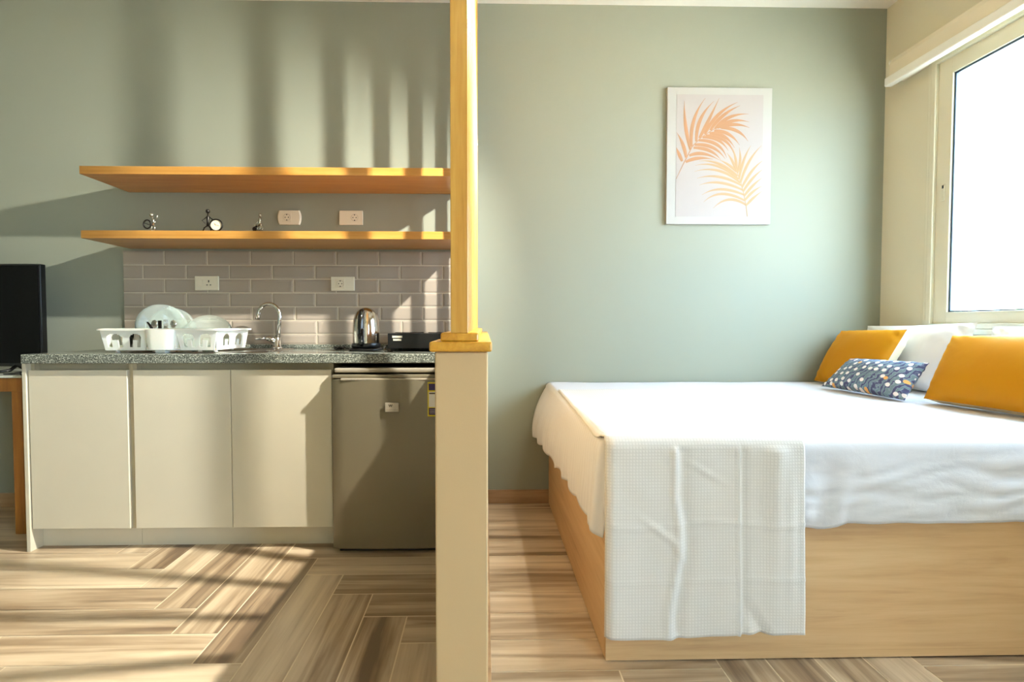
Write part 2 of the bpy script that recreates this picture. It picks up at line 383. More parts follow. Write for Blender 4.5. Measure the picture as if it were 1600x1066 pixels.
# ------------------------------------------------------------------ slat screen on the partition
sc_ = thing('slat_screen', (-.055, 1.9, .931), 'varnished pine screen of upright slats with a moulded ledge on the low partition wall', 'screen')
box('ledge', M['wood_y'], sc_, -.121, .016, PY0 - .012, YW - .001, .931, .953, bev=.004)
box('base_rail', M['wood_y'], sc_, -.097, -.013, PY0 - .004, YW - .001, .953, .973, bev=.004)
SX0, SX1, SD = -.0745, -.036, .022
y0 = 1.1265
slat = box('slat', M['wood_z'], sc_, SX0, SX1, y0, y0 + SD, .972, ZC - .001, bev=.002)
for k in range(1, 15):
    c = slat.copy(); COL.objects.link(c); c.parent = sc_; c.location = (0, k * .1135, 0)

# ------------------------------------------------------------------ kitchen cabinets
YD = 2.25
def cab(name, x0, x1, doors, label, side_l=False, side_r=False):
    t = thing(name, ((x0 + x1) / 2, 2.5, 0), label, 'cabinet', 'cream kitchen base cabinets')
    c = MB(); b = .016
    c.box(x0, x0 + b, YD + .02, YW - .006, .092, .822).box(x1 - b, x1, YD + .02, YW - .006, .092, .822).box(x0 + b, x1 - b, YD + .02, YW - .006, .092, .108).box(x0 + b, x1 - b, YW - .016, YW - .006, .108, .822)
    c.build('carcass', M['cab_in'], t)
    box('grip_rail', M['cab_in'], t, x0, x1, YD + .045, YD + .06, .755, .822)
    box('toe_kick', M['cab'], t, x0, x1, YD + .058, YD + .072, 0, .095)
    for (a, e) in doors: box('door', M['cab'], t, a, e, YD, YD + .018, .098, .794, bev=.0018)
    return t
c1 = cab('base_cabinet', -1.978, -1.541, [(-1.973, -1.553)], 'cream one-door base cabinet at the left end of the kitchen worktop')
box('end_panel', M['cab'], c1, -1.995, -1.979, YD - .006, YW - .006, 0, .823, bev=.001)
cab('base_cabinet', -1.540, -.668, [(-1.528, -1.1095), (-1.1065, -.6705)], 'cream two-door base cabinet between the one-door cabinet and the fridge')
ct = MB().box(-1.985, -1.60, 2.228, YW - .004, .824, .864, .003).box(-1.601, -1.13, 2.228, 2.36, .824, .864, .003).box(-1.131, PX0 - .001, 2.228, YW - .004, .824, .864, .003).box(-1.601, -1.13, 2.70, YW - .004, .824, .864, .002)
wt = tag(ct.build('worktop', M['granite']), 'speckled grey granite worktop over the cabinets and the fridge', 'worktop')
box('upstand', M['granite'], wt, -1.945, PX0 - .001, YW - .024, YW - .0005, .864, .884, bev=.002)

# sink and tap
sk = thing('kitchen_sink', (-1.365, 2.53, .72), 'round-cornered stainless steel sink set into the granite beside the tap', 'sink')
b = MB(); X0, X1, Y0, Y1 = -1.63, -.99, 2.345, 2.725
rim = MB()
def rr(x0, x1, y0, y1, r, n=6):
    P = []
    for cx, cy, a0 in ((x1 - r, y1 - r, 0), (x0 + r, y1 - r, 90), (x0 + r, y0 + r, 180), (x1 - r, y0 + r, 270)):
        for i in range(n + 1):
            a = math.radians(a0 + 90 * i / n); P.append((cx + r * math.cos(a), cy + r * math.sin(a)))
    return P
bx0, bx1 = -1.585, -1.15
rings = [(rr(X0, X1, Y0, Y1, .05), .8645), (rr(X0 + .004, X1 - .004, Y0 + .004, Y1 - .004, .048), .8675), (rr(bx0 - .006, bx1 + .006, 2.372, 2.682, .05), .8670), (rr(bx0, bx1, 2.378, 2.676, .048), .860), (rr(bx0 + .01, bx1 - .01, 2.388, 2.666, .05), .74), (rr(bx0 + .05, bx1 - .05, 2.43, 2.62, .05), .725)]
V = [(x, y, z) for P_, z in rings for x, y in P_]; n = len(rings[0][0])
F = [(i * n + j, i * n + (j + 1) % n, (i + 1) * n + (j + 1) % n, (i + 1) * n + j) for i in range(len(rings) - 1) for j in range(n)] + [tuple((len(rings) - 1) * n + j for j in range(n))]
obj('basin', V, F, M['steel'], sk, True)
MB().lathe((-1.36, 2.525, .7255), [(.0001, .002), (.03, .002), (.035, 0)], 20).build('drain', M['chrome'], sk, True)
tp = thing('kitchen_tap', (-1.085, 2.70, .868), 'chrome swan-neck mixer tap standing behind the sink', 'tap')
b = MB().lathe((-1.085, 2.70, .8675), [(.0001, 0), (.026, 0), (.026, .006), (.019, .010), (.018, .055), (.013, .062), (.0001, .062)], 24)
b.build('tap_body', M['chrome'], tp, True)
P = [(-1.080, 2.70, .92), (-1.072, 2.70, 1.00), (-1.070, 2.70, 1.035)]
for i in range(1, 13):
    a = math.radians(0 + i * 14.2); P.append((-1.124 + .054 * math.cos(a), 2.70 - .006 * i / 12, 1.040 + .060 * math.sin(a)))
P.append((-1.181, 2.69, 1.018))
MB().tube(P, [.0105] * 4 + [.0095] * 9 + [.0105, .0115, .0115], 14).build('spout', M['chrome'], tp, True)
b = MB().tube([(-1.085, 2.70, .905), (-1.118, 2.685, .918), (-1.135, 2.68, .922)], [.016, .015, .010], 12).tube([(-1.13, 2.68, .922), (-1.185, 2.66, .918)], [.006, .0045], 8)
b.build('lever', M['chrome'], tp, True)

# ------------------------------------------------------------------ fridge
fr = thing('mini_fridge', (-.40, 2.5, 0), 'dark silver mini fridge under the right end of the granite worktop', 'fridge')
FX0, FX1, FY = -.655, -.150, 2.19
box('body', M['fridge'], fr, FX0 + .004, FX1 - .004, FY + .05, YW - .05, .03, .775, bev=.006)
b = MB().box(FX0 + .004, FX1 - .004, FY + .03, YW - .06, .783, .803, .006)
b.build('top_lid', M['fridge_lid'], fr)
# door with a slightly bowed front
V = []; F = []; nx = 18
zs = [.024, .030, .745, .757]
rows = []
for iz, z in enumerate([.022, .028, .400, .744, .756, .760]):
    for i in range(nx + 1):
        t = i / nx; x = FX0 + (FX1 - FX0) * t; bow = .016 * (1 - (2 * t - 1) ** 2) * .6 + (.008 if 0 < i < nx else 0)
        dy = {0: .006, 5: .012}.get(iz, 0)
        V.append((x, FY + .012 - bow + dy, z))
for iz in range(5):
    for i in range(nx): k = iz * (nx + 1) + i; F.append((k, k + 1, k + nx + 2, k + nx + 1))
k0 = len(V); V += [(FX0, FY + .05, .022), (FX1, FY + .05, .022), (FX1, FY + .05, .760), (FX0, FY + .05, .760)]
F += [tuple(range(nx, -1, -1)) + (k0, k0 + 1), tuple(5 * (nx + 1) + i for i in range(nx + 1)) + (k0 + 2, k0 + 3)]
F += [tuple((nx + 1) * i for i in range(6)) + (k0 + 3, k0), tuple((nx + 1) * i + nx for i in range(5, -1, -1)) + (k0 + 1, k0 + 2), (k0, k0 + 3, k0 + 2, k0 + 1)]
dr = smoothang(obj('door', V, F, M['fridge'], fr), .5)
box('door_cap', M['fridge'], dr, FX0 + .002, FX1 - .002, FY + .004, FY + .05, .762, .776, bev=.003)
b = MB().box(FX0 + .04, FX1 - .04, FY - .004, FY + .03, .752, .762, .003)
b.build('handle_lip', M['fridge_lid'], dr)
box('plinth', M['black'], fr, FX0 + .02, FX1 - .01, FY + .04, YW - .08, 0, .03)
bd = box('badge', M['badge'], dr, -.423, -.365, FY - .016, FY - .008, .620, .659, bev=.0015)
def text(body, size, loc, mat, parent, name='lettering', rot=(PI / 2, 0, 0), bold=0., xs=1.):
    cu = bpy.data.curves.new(name, 'FONT'); cu.body = body; cu.size = size; cu.extrude = .0003; cu.align_x = 'CENTER'; cu.align_y = 'CENTER'; cu.offset = bold
    o = bpy.data.objects.new(name, cu); COL.objects.link(o); o.rotation_euler = rot; o.scale = (xs, 1, 1)
    dg = bpy.context.evaluated_depsgraph_get(); dg.update(); me = bpy.data.meshes.new_from_object(o.evaluated_get(dg))
    bpy.data.objects.remove(o); me.materials.clear(); me.materials.append(mat)
    q = bpy.data.objects.new(name, me); COL.objects.link(q); q.parent = parent; q.location = Vector(loc) - wloc(parent); q.rotation_euler = rot; q.scale = (xs, 1, 1); return q
text('W', .014, (-.400, FY - .0165, .646), M['dark_pin'], dr, 'emblem', bold=.0006, xs=1.1)
MB().box(-.418, -.370, FY - .0168, FY - .0155, .628, .6290).build('emblem_line', M['fridge'], dr)
el = box('energy_label', M['yellow'], dr, -.243, -.178, FY - .0135, FY - .004, .600, .745)
b = MB().box(-.238, -.184, FY - .0142, FY - .013, .712, .740, mi=0).box(-.238, -.184, FY - .0142, FY - .013, .607, .636, mi=0).box(-.238, -.184, FY - .0142, FY - .013, .640, .706, mi=1).box(-.236, -.186, FY - .0146, FY - .0138, .696, .701, mi=2)
for i in range(3): b.box(-.234, -.190, FY - .0146, FY - .014, .614 + .007 * i, .6155 + .007 * i, mi=1)
b.build('label_print', None, dr, mats=[M['purple'], M['white'], M['dark_pin']])

# ------------------------------------------------------------------ splashback tiles
b = MB(); px, pz, g = .2305, .0748, .0040; ZT = 1.388
b.box(-1.947, PX0 - .0005, YW - .0072, YW - .0004, .884, ZT, mi=1)
for r in range(7):
    z1 = ZT - r * pz + (.003 if r == 0 else 0) - g / 2; z0 = ZT - (r + 1) * pz + g / 2
    if z0 < .885: z0 = .885
    xo = -1.268 if r in (0, 2) else (-1.382 if r in (1, 3) else (-1.260 if r == 4 else -1.375))
    x = xo - 4 * px
    while x < PX0:
        a, c = max(x + g / 2, -1.947), min(x + px - g / 2, PX0 - .001)
        if c - a > .012:
            bv = .009; y_, yt = YW - .0078, YW - .0100
            la = a + (bv if a > -1.94 else .002); lc = c - bv; lz0 = z0 + bv; lz1 = z1 - bv
            V = [(a, y_, z0), (c, y_, z0), (c, y_, z1), (a, y_, z1), (la, yt, lz0), (lc, yt, lz0), (lc, yt, lz1), (la, yt, lz1)]
            b.add(V, [(0, 1, 5, 4), (1, 2, 6, 5), (2, 3, 7, 6), (3, 0, 4, 7), (4, 5, 6, 7)], 0)
        x += px
tag(b.build('tiled_splashback', None, mats=[M['tile'], M['grout']]), 'glossy taupe brick tiles with pale grout above the granite worktop', 'splashback')

# ------------------------------------------------------------------ shelves
for z, lab in ((1.703, 'upper floating pine shelf on the green wall, nothing standing on it'), (1.401, 'lower floating pine shelf above the tiles, carrying the metal figurines')):
    tag(box('floating_shelf', M['wood_x'], None, -1.912, -.140, 2.48, YW - .0005, z, z + .0375, bev=.0015), lab, 'shelf', 'floating kitchen shelves')
ZS = 1.4385
# sockets
def sock(cx, cz, yw, label, kind='round', dx=0., bulge=False):
    t = thing('wall_socket', (cx, yw, cz - .038), label, 'socket', 'wall sockets')
    hw, hh = .0635, .0385
    if bulge:
        P_ = []; n = 8
        for i in range(n + 1): a = -1 + 2 * i / n; P_.append((cx + hw - .009 * a * a, cz + hh * a))
        for i in range(n + 1): a = 1 - 2 * i / n; P_.append((cx - hw + .009 * a * a, cz + hh * a))
        V = [(x, yw - .0005, z) for x, z in P_] + [(cx + (x - cx) * .99, yw - .008, cz + (z - cz) * .98) for x, z in P_] + [(cx + (x - cx) * .9, yw - .011, cz + (z - cz) * .96) for x, z in P_]
        n = len(P_); F = [(i, (i + 1) % n, (i + 1) % n + n, i + n) for i in range(n)] + [(i + n, (i + 1) % n + n, (i + 1) % n + 2 * n, i + 2 * n) for i in range(n)] + [tuple(range(2 * n, 3 * n))]
        obj('plate', V, F, M['ivory_pl'], t)
    else: box('plate', M['ivory_pl'], t, cx - hw, cx + hw, yw - .010, yw - .0005, cz - hh, cz + hh, bev=.003)
    x = cx + dx; f = yw - .011
    if kind == 'round':
        box('insert', M['ivory_pl'], t, x - .024, x + .024, f - .0012, f + .001, cz - .024, cz + .024, bev=.001)
        MB().lathe((x, f - .0010, cz), [(.0001, -.0002), (.0165, -.0002), (.0185, .0012), (.0195, .0012)], 24, 'y').build('recess', M['socket_in'], t, True)
        b = MB()
        for q in (-1, 1): b.lathe((x + q * .0085, f - .0014, cz), [(.0001, .0004), (.003, .0004)], 10, 'y')
        b.box(x - .003, x + .003, f - .0024, f - .001, cz + .012, cz + .017).box(x - .003, x + .003, f - .0024, f - .001, cz - .017, cz - .012)
        b.build('pin_holes', M['dark_pin'], t)
    else:
        b = MB().box(x - .0022, x + .0022, f - .0012, f + .001, cz + .004, cz + .016).box(x - .0125, x - .0055, f - .0012, f + .001, cz - .012, cz - .0075).box(x + .0055, x + .0125, f - .0012, f + .001, cz - .012, cz - .0075)
        b.build('pin_holes', M['dark_pin'], t)
        box('switch', M['ivory_pl'], t, cx - .045, cx - .020, f - .002, f + .001, cz - .018, cz + .018, bev=.001)
sock(-1.056, 1.571, YW, 'ivory wall socket with bowed sides between the shelves', dx=-.012, bulge=True)
sock(-.724, 1.571, YW, 'ivory rectangular wall socket between the shelves, nearest the slat screen', dx=.020)
sock(-1.4975, 1.215, YW - .0115, 'ivory three-pin wall socket on the tiles above the dish rack', 'uk', dx=.012)
sock(-.769, 1.213, YW - .0115, 'ivory round-pin wall socket on the tiles above the kettle', dx=-.012)

# ------------------------------------------------------------------ figurines on the lower shelf
def T(b, pts, r=.0022, n=8): return b.tube(pts, r, n)
yf = 2.505
fx = (247 - 757) / 800 * yf
fg = thing('musician_figurine', (fx, yf, ZS), 'small wire figurine hugging a round drum, leftmost of the three on the lower shelf', 'figurine', 'metal figurines on the lower shelf')
b = MB().sphere((fx + .001, yf, ZS + .078), .0095, 8)
b.tube([(fx + .003, yf, ZS + .07), (fx + .010, yf, ZS + .052), (fx + .008, yf, ZS + .03)], [.003, .006, .005], 8)
T(b, [(fx + .009, yf, ZS + .058), (fx + .024, yf, ZS + .060), (fx + .031, yf, ZS + .078)], .002); T(b, [(fx + .009, yf, ZS + .055), (fx + .022, yf - .004, ZS + .044), (fx + .010, yf - .01, ZS + .038)], .002)
T(b, [(fx + .008, yf, ZS + .032), (fx + .020, yf - .006, ZS + .022), (fx + .016, yf - .006, ZS + .001)], .0022); T(b, [(fx + .006, yf, ZS + .032), (fx + .004, yf - .006, ZS + .014), (fx - .004, yf - .006, ZS + .001)], .0022)
b.build('figure', M['mono_light'], fg, True)
c = (fx - .012, yf - .012, ZS + .032)
P = [(c[0] + .017 * math.cos(a * PI / 9), c[1], c[2] + .020 * math.sin(a * PI / 9)) for a in range(19)]
b = MB().tube(P, .0035, 8, False); b.tube([(c[0] - .014, c[1], c[2] + .005), (c[0] + .014, c[1], c[2] - .004)], .002, 6)
b.build('drum', M['mono_dark'], fg, True)
fx = (333 - 757) / 800 * yf
fg = thing('clock_figurine', (fx, yf, ZS), 'dark metal stick figure with hand on hip holding a round clock on the lower shelf', 'figurine', 'metal figurines on the lower shelf')
k = yf / 800
b = MB().sphere((fx - .001, yf, ZS + 31 * k), .0098, 10, (1, 1, 1.1))
b.tube([(fx - .001, yf, ZS + 29 * k), (fx - .001, yf, ZS + 24.5 * k), (fx - .001, yf, ZS + 22 * k), (fx - .002, yf, ZS + 16 * k), (fx - .002, yf, ZS + 11 * k), (fx, yf, ZS + 8 * k)], [.003, .003, .008, .005, .006, .009], 10)
T(b, [(fx - .004, yf, ZS + 23 * k), (fx - 9 * k, yf, ZS + 16.5 * k), (fx - 4 * k, yf - .003, ZS + 12.5 * k)], .0026); T(b, [(fx + .003, yf, ZS + 23 * k), (fx + 5 * k, yf, ZS + 20 * k), (fx + 8 * k, yf - .006, ZS + 17.5 * k)], .0028)
T(b, [(fx - .004, yf, ZS + 9 * k), (fx - 6 * k, yf, ZS + 6 * k), (fx - 7.5 * k, yf - .004, ZS + .0015)], .0028); T(b, [(fx + .004, yf, ZS + 8 * k), (fx + 4 * k, yf - .002, ZS + 4 * k), (fx + 5 * k, yf - .004, ZS + .0015)], .0028)
b.build('figure', M['mono_dark'], fg, True)
cx, cz, R_ = fx + 14.0 * k, ZS + 9.2 * k, 9.0 * k
P = [(cx + R_ * 1.04 * math.cos(a * PI / 16), yf - .012, cz + R_ * .97 * math.sin(a * PI / 16)) for a in range(33)]
ck = MB().tube(P, .0036, 8, False).build('clock_case', M['mono_dark'], fg, True)
MB().lathe((cx, yf - .010, cz), [(.0001, .002), (R_ * .97, .002), (R_ * .97, -.008), (.0001, -.008)], 32, 'y').build('dial', M['clock_face'], ck)
MB().tube([(cx, yf - .0128, cz), (cx - .010, yf - .0128, cz + .010)], .0007, 6).tube([(cx, yf - .0128, cz), (cx + .015, yf - .0128, cz - .002)], .0006, 6).build('hands', M['skirt'], ck)
fx = (412 - 757) / 800 * yf
fg = thing('seated_figurine', (fx, yf, ZS), 'small shiny metal seated figurine nearest the bowed socket on the lower shelf', 'figurine', 'metal figurines on the lower shelf')
b = MB().sphere((fx, yf, ZS + 25.5 * k), .0068, 8, (1, 1, 1.15)).tube([(fx, yf, ZS + 23 * k), (fx - .001, yf, ZS + 19 * k), (fx - .002, yf, ZS + 14 * k), (fx - .004, yf, ZS + 9 * k)], [.004, .0078, .0062, .008], 8)
T(b, [(fx, yf, ZS + 20 * k), (fx - .014, yf - .004, ZS + 14 * k), (fx - .018, yf - .008, ZS + 9 * k)], .002); T(b, [(fx, yf, ZS + 20 * k), (fx + .008, yf - .006, ZS + 12 * k), (fx + .006, yf - .01, ZS + 7 * k)], .002)
T(b, [(fx - .004, yf, ZS + 9 * k), (fx + .005, yf - .012, ZS + 8 * k), (fx + .002, yf - .014, ZS + .0015)], .0028); T(b, [(fx - .004, yf, ZS + 9 * k), (fx - .008, yf - .012, ZS + 6 * k), (fx - .009, yf - .014, ZS + .0015)], .0028)
b.build('figure', M['mono_light'], fg, True)
MB().sphere((fx - .025, yf, ZS + .0125), .0125, 10).sphere((fx - .018, yf, ZS + .026), .006, 8).build('drum', M['mono_dark'], fg, True)
P = [(fx + .008 + .0075 * math.cos(a * PI / 8), yf - .012, ZS + .0145 + .0095 * math.sin(a * PI / 8)) for a in range(17)]
MB().tube(P, .003, 6, False).box(fx - .012, fx + .014, yf - .014, yf - .002, ZS, ZS + .005, .001).build('hoop', M['mono_light'], fg, True)

# ------------------------------------------------------------------ kettle
kx, ky, kz = -.576, 2.50, .8645
kt = thing('electric_kettle', (kx, ky, kz), 'polished steel domed kettle on a black base left of the hob', 'kettle')
MB().lathe((kx, ky, kz), [(.0001, 0), (.079, 0), (.080, .010), (.072, .015), (.0001, .015)], 36).build('power_base', M['black'], kt, True)
MB().lathe((kx, ky, kz), [(.0001, .016), (.068, .016), (.069, .030), (.0665, .038)], 36).build('collar', M['black'], kt, True)
MB().lathe((kx, ky, kz), [(.0635, .036), (.0640, .060), (.0635, .11), (.060, .145), (.053, .172), (.043, .190)], 40).build('jug', M['kettle'], kt, True)
MB().lathe((kx, ky, kz), [(.0432, .189), (.036, .198), (.024, .206), (.010, .2095), (.0001, .210)], 36).build('lid', M['kettle'], kt, True)
P = [(kx - .006, ky - .045, kz + .195), (kx - .006, ky - .062, kz + .190), (kx - .006, ky - .079, kz + .165), (kx - .006, ky - .088, kz + .12), (kx - .006, ky - .088, kz + .08), (kx - .006, ky - .078, kz + .045), (kx - .006, ky - .064, kz + .032)]
hd = MB(); hd.tube(P, [.010, .012, .013, .0135, .0135, .013, .012], 14); hd.build('handle', M['black_gloss'], kt, True)
MB().tube([(kx + .02, ky + .055, kz + .15), (kx + .03, ky + .072, kz + .172), (kx + .034, ky + .082, kz + .18)], [.018, .013, .006], 12).build('spout', M['kettle'], kt, True)
b = MB(); P = [(kx - .075, ky, kz + .006)]
for i in range(26):
    a = i * .75; P.append((kx - .115 + .018 * math.cos(a) - .001 * i, ky + .015 * math.sin(a), kz + .006 + .006 * (1 + math.sin(i * 1.3))))
b.tube(P, .0033, 6).build('power_cord', M['black'], kt, True); b = MB().tube([(kx + .075, ky, kz + .005), (kx + .086, ky - .01, kz + .012), (kx + .094, ky + .02, kz + .026), (kx + .098, ky + .05, kz + .006)], .0033, 6)
b.build('power_cord', M['black'], kt, True)

# ------------------------------------------------------------------ hob
hb = thing('table_hob', (-.33, 2.6, .864), 'black box-shaped hob with a pale maker mark, on the worktop beside the partition', 'hob')
box('casing', M['black'], hb, -.472, -.125, 2.50, 2.775, .874, .949, bev=.003)
b = MB()
for x in (-.46, -.15):
    for y in (2.51, 2.74): box('foot', M['black'], hb, x, x + .02, y, y + .02, .8645, .8742)

b = MB()
for q, x in enumerate((-.385, -.215)):
    b.lathe((x, 2.64, .949), [(.075, .0), (.075, .004), (.06, .004), (.0001, .003)], 28)
b.build('hot_plates', M['black_gloss'], hb)
b = MB()   # two short rows of illegible pale lettering
random.seed(5)
for row, (z0, x0, x1, h) in enumerate(((.9275, -.449, -.401, .0095), (.913, -.445, -.405, .0085))):
    x = x0
    while x < x1:
        w_ = random.uniform(.0045, .0065); b.box(x, min(x + w_, x1), 2.4988, 2.5002, z0, z0 + h).box(x, x + .001, 2.4988, 2.5002, z0 + h, z0 + h + .0012); x += w_ + .0009
b.build('maker_mark', M['ivory_pl'], hb)
b = MB().box(-.470, -.118, 2.405, 2.495, .8642, .8665, .001)
b.build('drip_tray', M['black_gloss'], hb)

# ------------------------------------------------------------------ dish rack
RX0, RX1, RY0, RY1, RZ = -1.745, -1.185, 2.33, 2.64, .876
rk = thing('dish_rack', ((RX0 + RX1) / 2, 2.48, .865), 'cream plastic dish rack with arched slots on the left of the worktop', 'dish rack')
zt, zb = .968, RZ
def wallslots(b, ax, ay, bx, by, holes, inset):
    # trapezoid side wall with arched openings, from top edge (a-b) down to the inset bottom
    n = 72; m = 20
    A = Vector((ax, ay, zt)); B = Vector((bx, by, zt)); cen = Vector(((RX0 + RX1) / 2, (RY0 + RY1) / 2, 0))
    d = (B - A); L_ = d.length; d.normalize(); nn = Vector((-d.y, d.x, 0));
    if nn.dot(cen - A) < 0: nn = -nn
    V = []; F = []; idx = {}
    def pt(i, j, o):
        t = i / n; q = j / m
        tt = t * L_ ; shrink = inset * q
        s_ = shrink + t * (L_ - 2 * shrink)
        return A + d * s_ + nn * (inset * q * .6 + o) + Vector((0, 0, -(zt - zb) * q))
    def solid(i, j):
        t = (i + .5) / n; q = (j + .5) / m
        for (c, hw_, q0, q1) in holes:
            r = hw_
            if abs(t - c) < hw_ and q0 < q < q1:
                qq = q0 + (q1 - q0) * .3
                if q > qq: 
                    if abs(t - c) > hw_ * .42: return False
                    if q < qq + .12: return False
                    continue
                if ((t - c) / hw_) ** 2 + ((qq - q) / (qq - q0)) ** 2 < 1: return False
        return True
    for o in (0, .003):
        for i in range(n + 1):
            for j in range(m + 1): V.append(pt(i, j, o))
    K = (n + 1) * (m + 1)
    S = {(i, j) for i in range(n) for j in range(m) if solid(i, j)}
    for (i, j) in S:
        a = i * (m + 1) + j; q = [a, a + 1, a + m + 2, a + m + 1]
        F.append(q); F.append([x + K for x in q[::-1]])
        for (di, dj, e) in ((-1, 0, (q[0], q[1])), (1, 0, (q[2], q[3])), (0, 1, (q[1], q[2])), (0, -1, (q[3], q[0]))):
            if (i + di, j + dj) not in S: F.append([e[1], e[0], e[0] + K, e[1] + K])
    b.add(V, F)
b = MB()
wallslots(b, RX0 + .02, RY0, RX0 + .235, RY0, [(.27, .17, .2, .86), (.73, .13, .2, .86)], .018)
wallslots(b, RX0 + .355, RY0, RX1 - .02, RY0, [(.28, .15, .2, .86), (.72, .15, .2, .86)], .018)
wallslots(b, RX0 + .02, RY1, RX1 - .02, RY1, [(.2, .06, .2, .86), (.4, .06, .2, .86), (.6, .06, .2, .86), (.8, .06, .2, .86)], .018)
wallslots(b, RX0 + .02, RY0, RX0 + .02, RY1, [(.3, .1, .2, .8), (.7, .1, .2, .8)], .018)
wallslots(b, RX1 - .02, RY0, RX1 - .02, RY1, [(.3, .1, .2, .8), (.7, .1, .2, .8)], .018)
b.box(RX0 + .04, RX1 - .04, RY0 + .012, RY1 - .012, zb - .001, zb + .003)
tray = b.build('tray', M['rack'], rk)
b = MB()
P1 = rr(RX0, RX1, RY0 - .012, RY1 + .01, .03, 5); P2 = rr(RX0 + .022, RX1 - .022, RY0 + .006, RY1 - .006, .02, 5)
n = len(P1); V = [(x, y, zt - .003) for x, y in P1] + [(x, y, zt + .004) for x, y in P1] + [(x, y, zt + .006) for x, y in P2] + [(x, y, zt - .003) for x, y in P2]
F = [(q * n + i, q * n + (i + 1) % n, ((q + 1) % 4) * n + (i + 1) % n, ((q + 1) % 4) * n + i) for q in range(4) for i in range(n)]
obj('rim', V, F, M['rack'], rk)
# cutlery basket bulging at the front
b = MB(); n = 20; V = []; cx = RX0 + .295
prof = []
for q, (z, wd, dp) in enumerate(((zt + .002, .064, .040), (.95, .0625, .039), (.879, .054, .034))):
    for i in range(n + 1):
        a = PI + PI * i / n; V.append((cx + wd * math.copysign(abs(math.cos(a)) ** .55, math.cos(a)), RY0 + .004 + dp * -abs(math.sin(a)) ** .6, z))
F = [(q * (n + 1) + i, q * (n + 1) + i + 1, (q + 1) * (n + 1) + i + 1, (q + 1) * (n + 1) + i) for q in range(2) for i in range(n)] + [tuple(2 * (n + 1) + i for i in range(n + 1))]
b.add(V, F).box(cx - .062, cx + .062, RY0 + .050, RY0 + .053, .90, zt).box(cx - .062, cx - .059, RY0, RY0 + .05, .885, zt).box(cx + .059, cx + .062, RY0, RY0 + .05, .885, zt).box(cx - .055, cx + .055, RY0 - .02, RY0 + .05, .878, .881)
cb = b.build('cutlery_basket', M['rack'], rk); smoothang(cb, .7)
ft = MB().lathe((RX0 + .075, RY0 + .035, .8645), [(.0001, 0), (.010, 0), (.007, .012), (.0001, .012)], 12).build('foot', M['rack'], rk, True)
for dx, dy in ((.165, 0), (.37, 0), (.44, 0), (0, .23), (.40, .23)):
    c = ft.copy(); COL.objects.link(c); c.parent = rk; c.location = (dx, dy, 0)
box('basket_foot', M['rack'], rk, cx - .025, cx + .02, RY0 - .01, RY0 + .03, .8645, .879, bev=.002)

# plates, glass and cutlery in the rack
def plate(c, r, tilt, turn, label):
    P_ = [(.0001, .0), (r * .5, 0), (r * .62, .003), (r * .85, .014), (r, .018), (r * .99, .0205), (r * .84, .0165), (r * .6, .006), (r * .48, .003), (.0001, .003)]
    b = MB().lathe((0, 0, 0), P_, 48)
    from mathutils import Matrix
    R = Matrix.Rotation(turn, 4, 'Z') @ Matrix.Rotation(tilt, 4, 'X')
    b.v = [tuple((R @ Vector(v)) + Vector(c)) for v in b.v]
    tag(b.build('dinner_plate', M['plate'], None, True), label, 'plate', 'glass plates in the dish rack')
plate((-1.556, 2.50, .980), .108, math.radians(80), math.radians(40), 'pale green glass plate standing tallest in the dish rack')
plate((-1.555 + .020, 2.550, .970), .102, math.radians(78), math.radians(40), 'pale green glass plate standing just behind the tallest plate')
plate((-1.345, 2.52, .935), .110, math.radians(58), math.radians(18), 'pale green glass plate leaning low at the right end of the dish rack')
g = MB().lathe((RX0 + .155, RY0 + .045, .8805), [(.0001, 0), (.024, 0), (.027, .004), (.033, .080), (.0315, .080), (.0255, .008), (.0001, .007)], 28)
tag(g.build('drinking_glass', M['glass'], None, True), 'clear drinking glass behind the left front slots of the dish rack', 'glass')
def cut(name, label, parts, cat):
    t = thing(name, parts[0][1].v[0], label, cat, 'cutlery in the dish rack basket')
    for nm, mb, m in parts: mb.build(nm, m, t, True)
ybk = RY0 + .012
xa = cx
b = MB().tube([(xa - .03, ybk + .02, .90), (xa - .060, ybk + .006, .985), (xa - .071, ybk, 1.004)], [.005, .006, .0035], 8)
cut('table_knife', 'dark-handled knife leaning to the left in the cutlery basket', [('handle', b, M['mono_dark'])], 'knife')
def spoon(x, lab, m):
    b = MB().tube([(x * .9 + cx * .1, ybk + .015, .89), (x, ybk + .004, .975)], [.003, .003], 8)
    b2 = MB().sphere((x, ybk + .002, .994), .0145, 10, (1, .35, 1.25))
    cut('table_spoon', lab, [('stem', b, m), ('bowl', b2, m)], 'spoon')
spoon(xa - .040, 'steel spoon with brownish reflection beside the knife in the cutlery basket', M['steel'])
spoon(xa + .044, 'bright steel spoon at the right end of the cutlery basket', M['chrome'])
b = MB().tube([(xa - .014, ybk + .01, .89), (xa - .016, ybk + .004, .972)], .004, 8); b2 = MB().box(xa - .0245, xa - .0085, ybk, ybk + .005, .968, 1.010, .002)
cut('spatula', 'small dark grey spatula between the spoon and the fork in the cutlery basket', [('stem', b, M['mono_dark']), ('blade', b2, M['mono_dark'])], 'spatula')
b = MB().tube([(xa + .010, ybk + .01, .89), (xa + .012, ybk + .004, .974)], .003, 8)
b2 = MB().box(xa + .002, xa + .022, ybk, ybk + .003, .972, .984, .001)
for i in range(4): b2.box(xa + .0022 + i * .0055, xa + .0048 + i * .0055, ybk, ybk + .003, .982, 1.014, .0006)
cut('table_fork', 'steel fork with its tines up in the cutlery basket', [('stem', b, M['chrome']), ('tines', b2, M['chrome'])], 'fork')

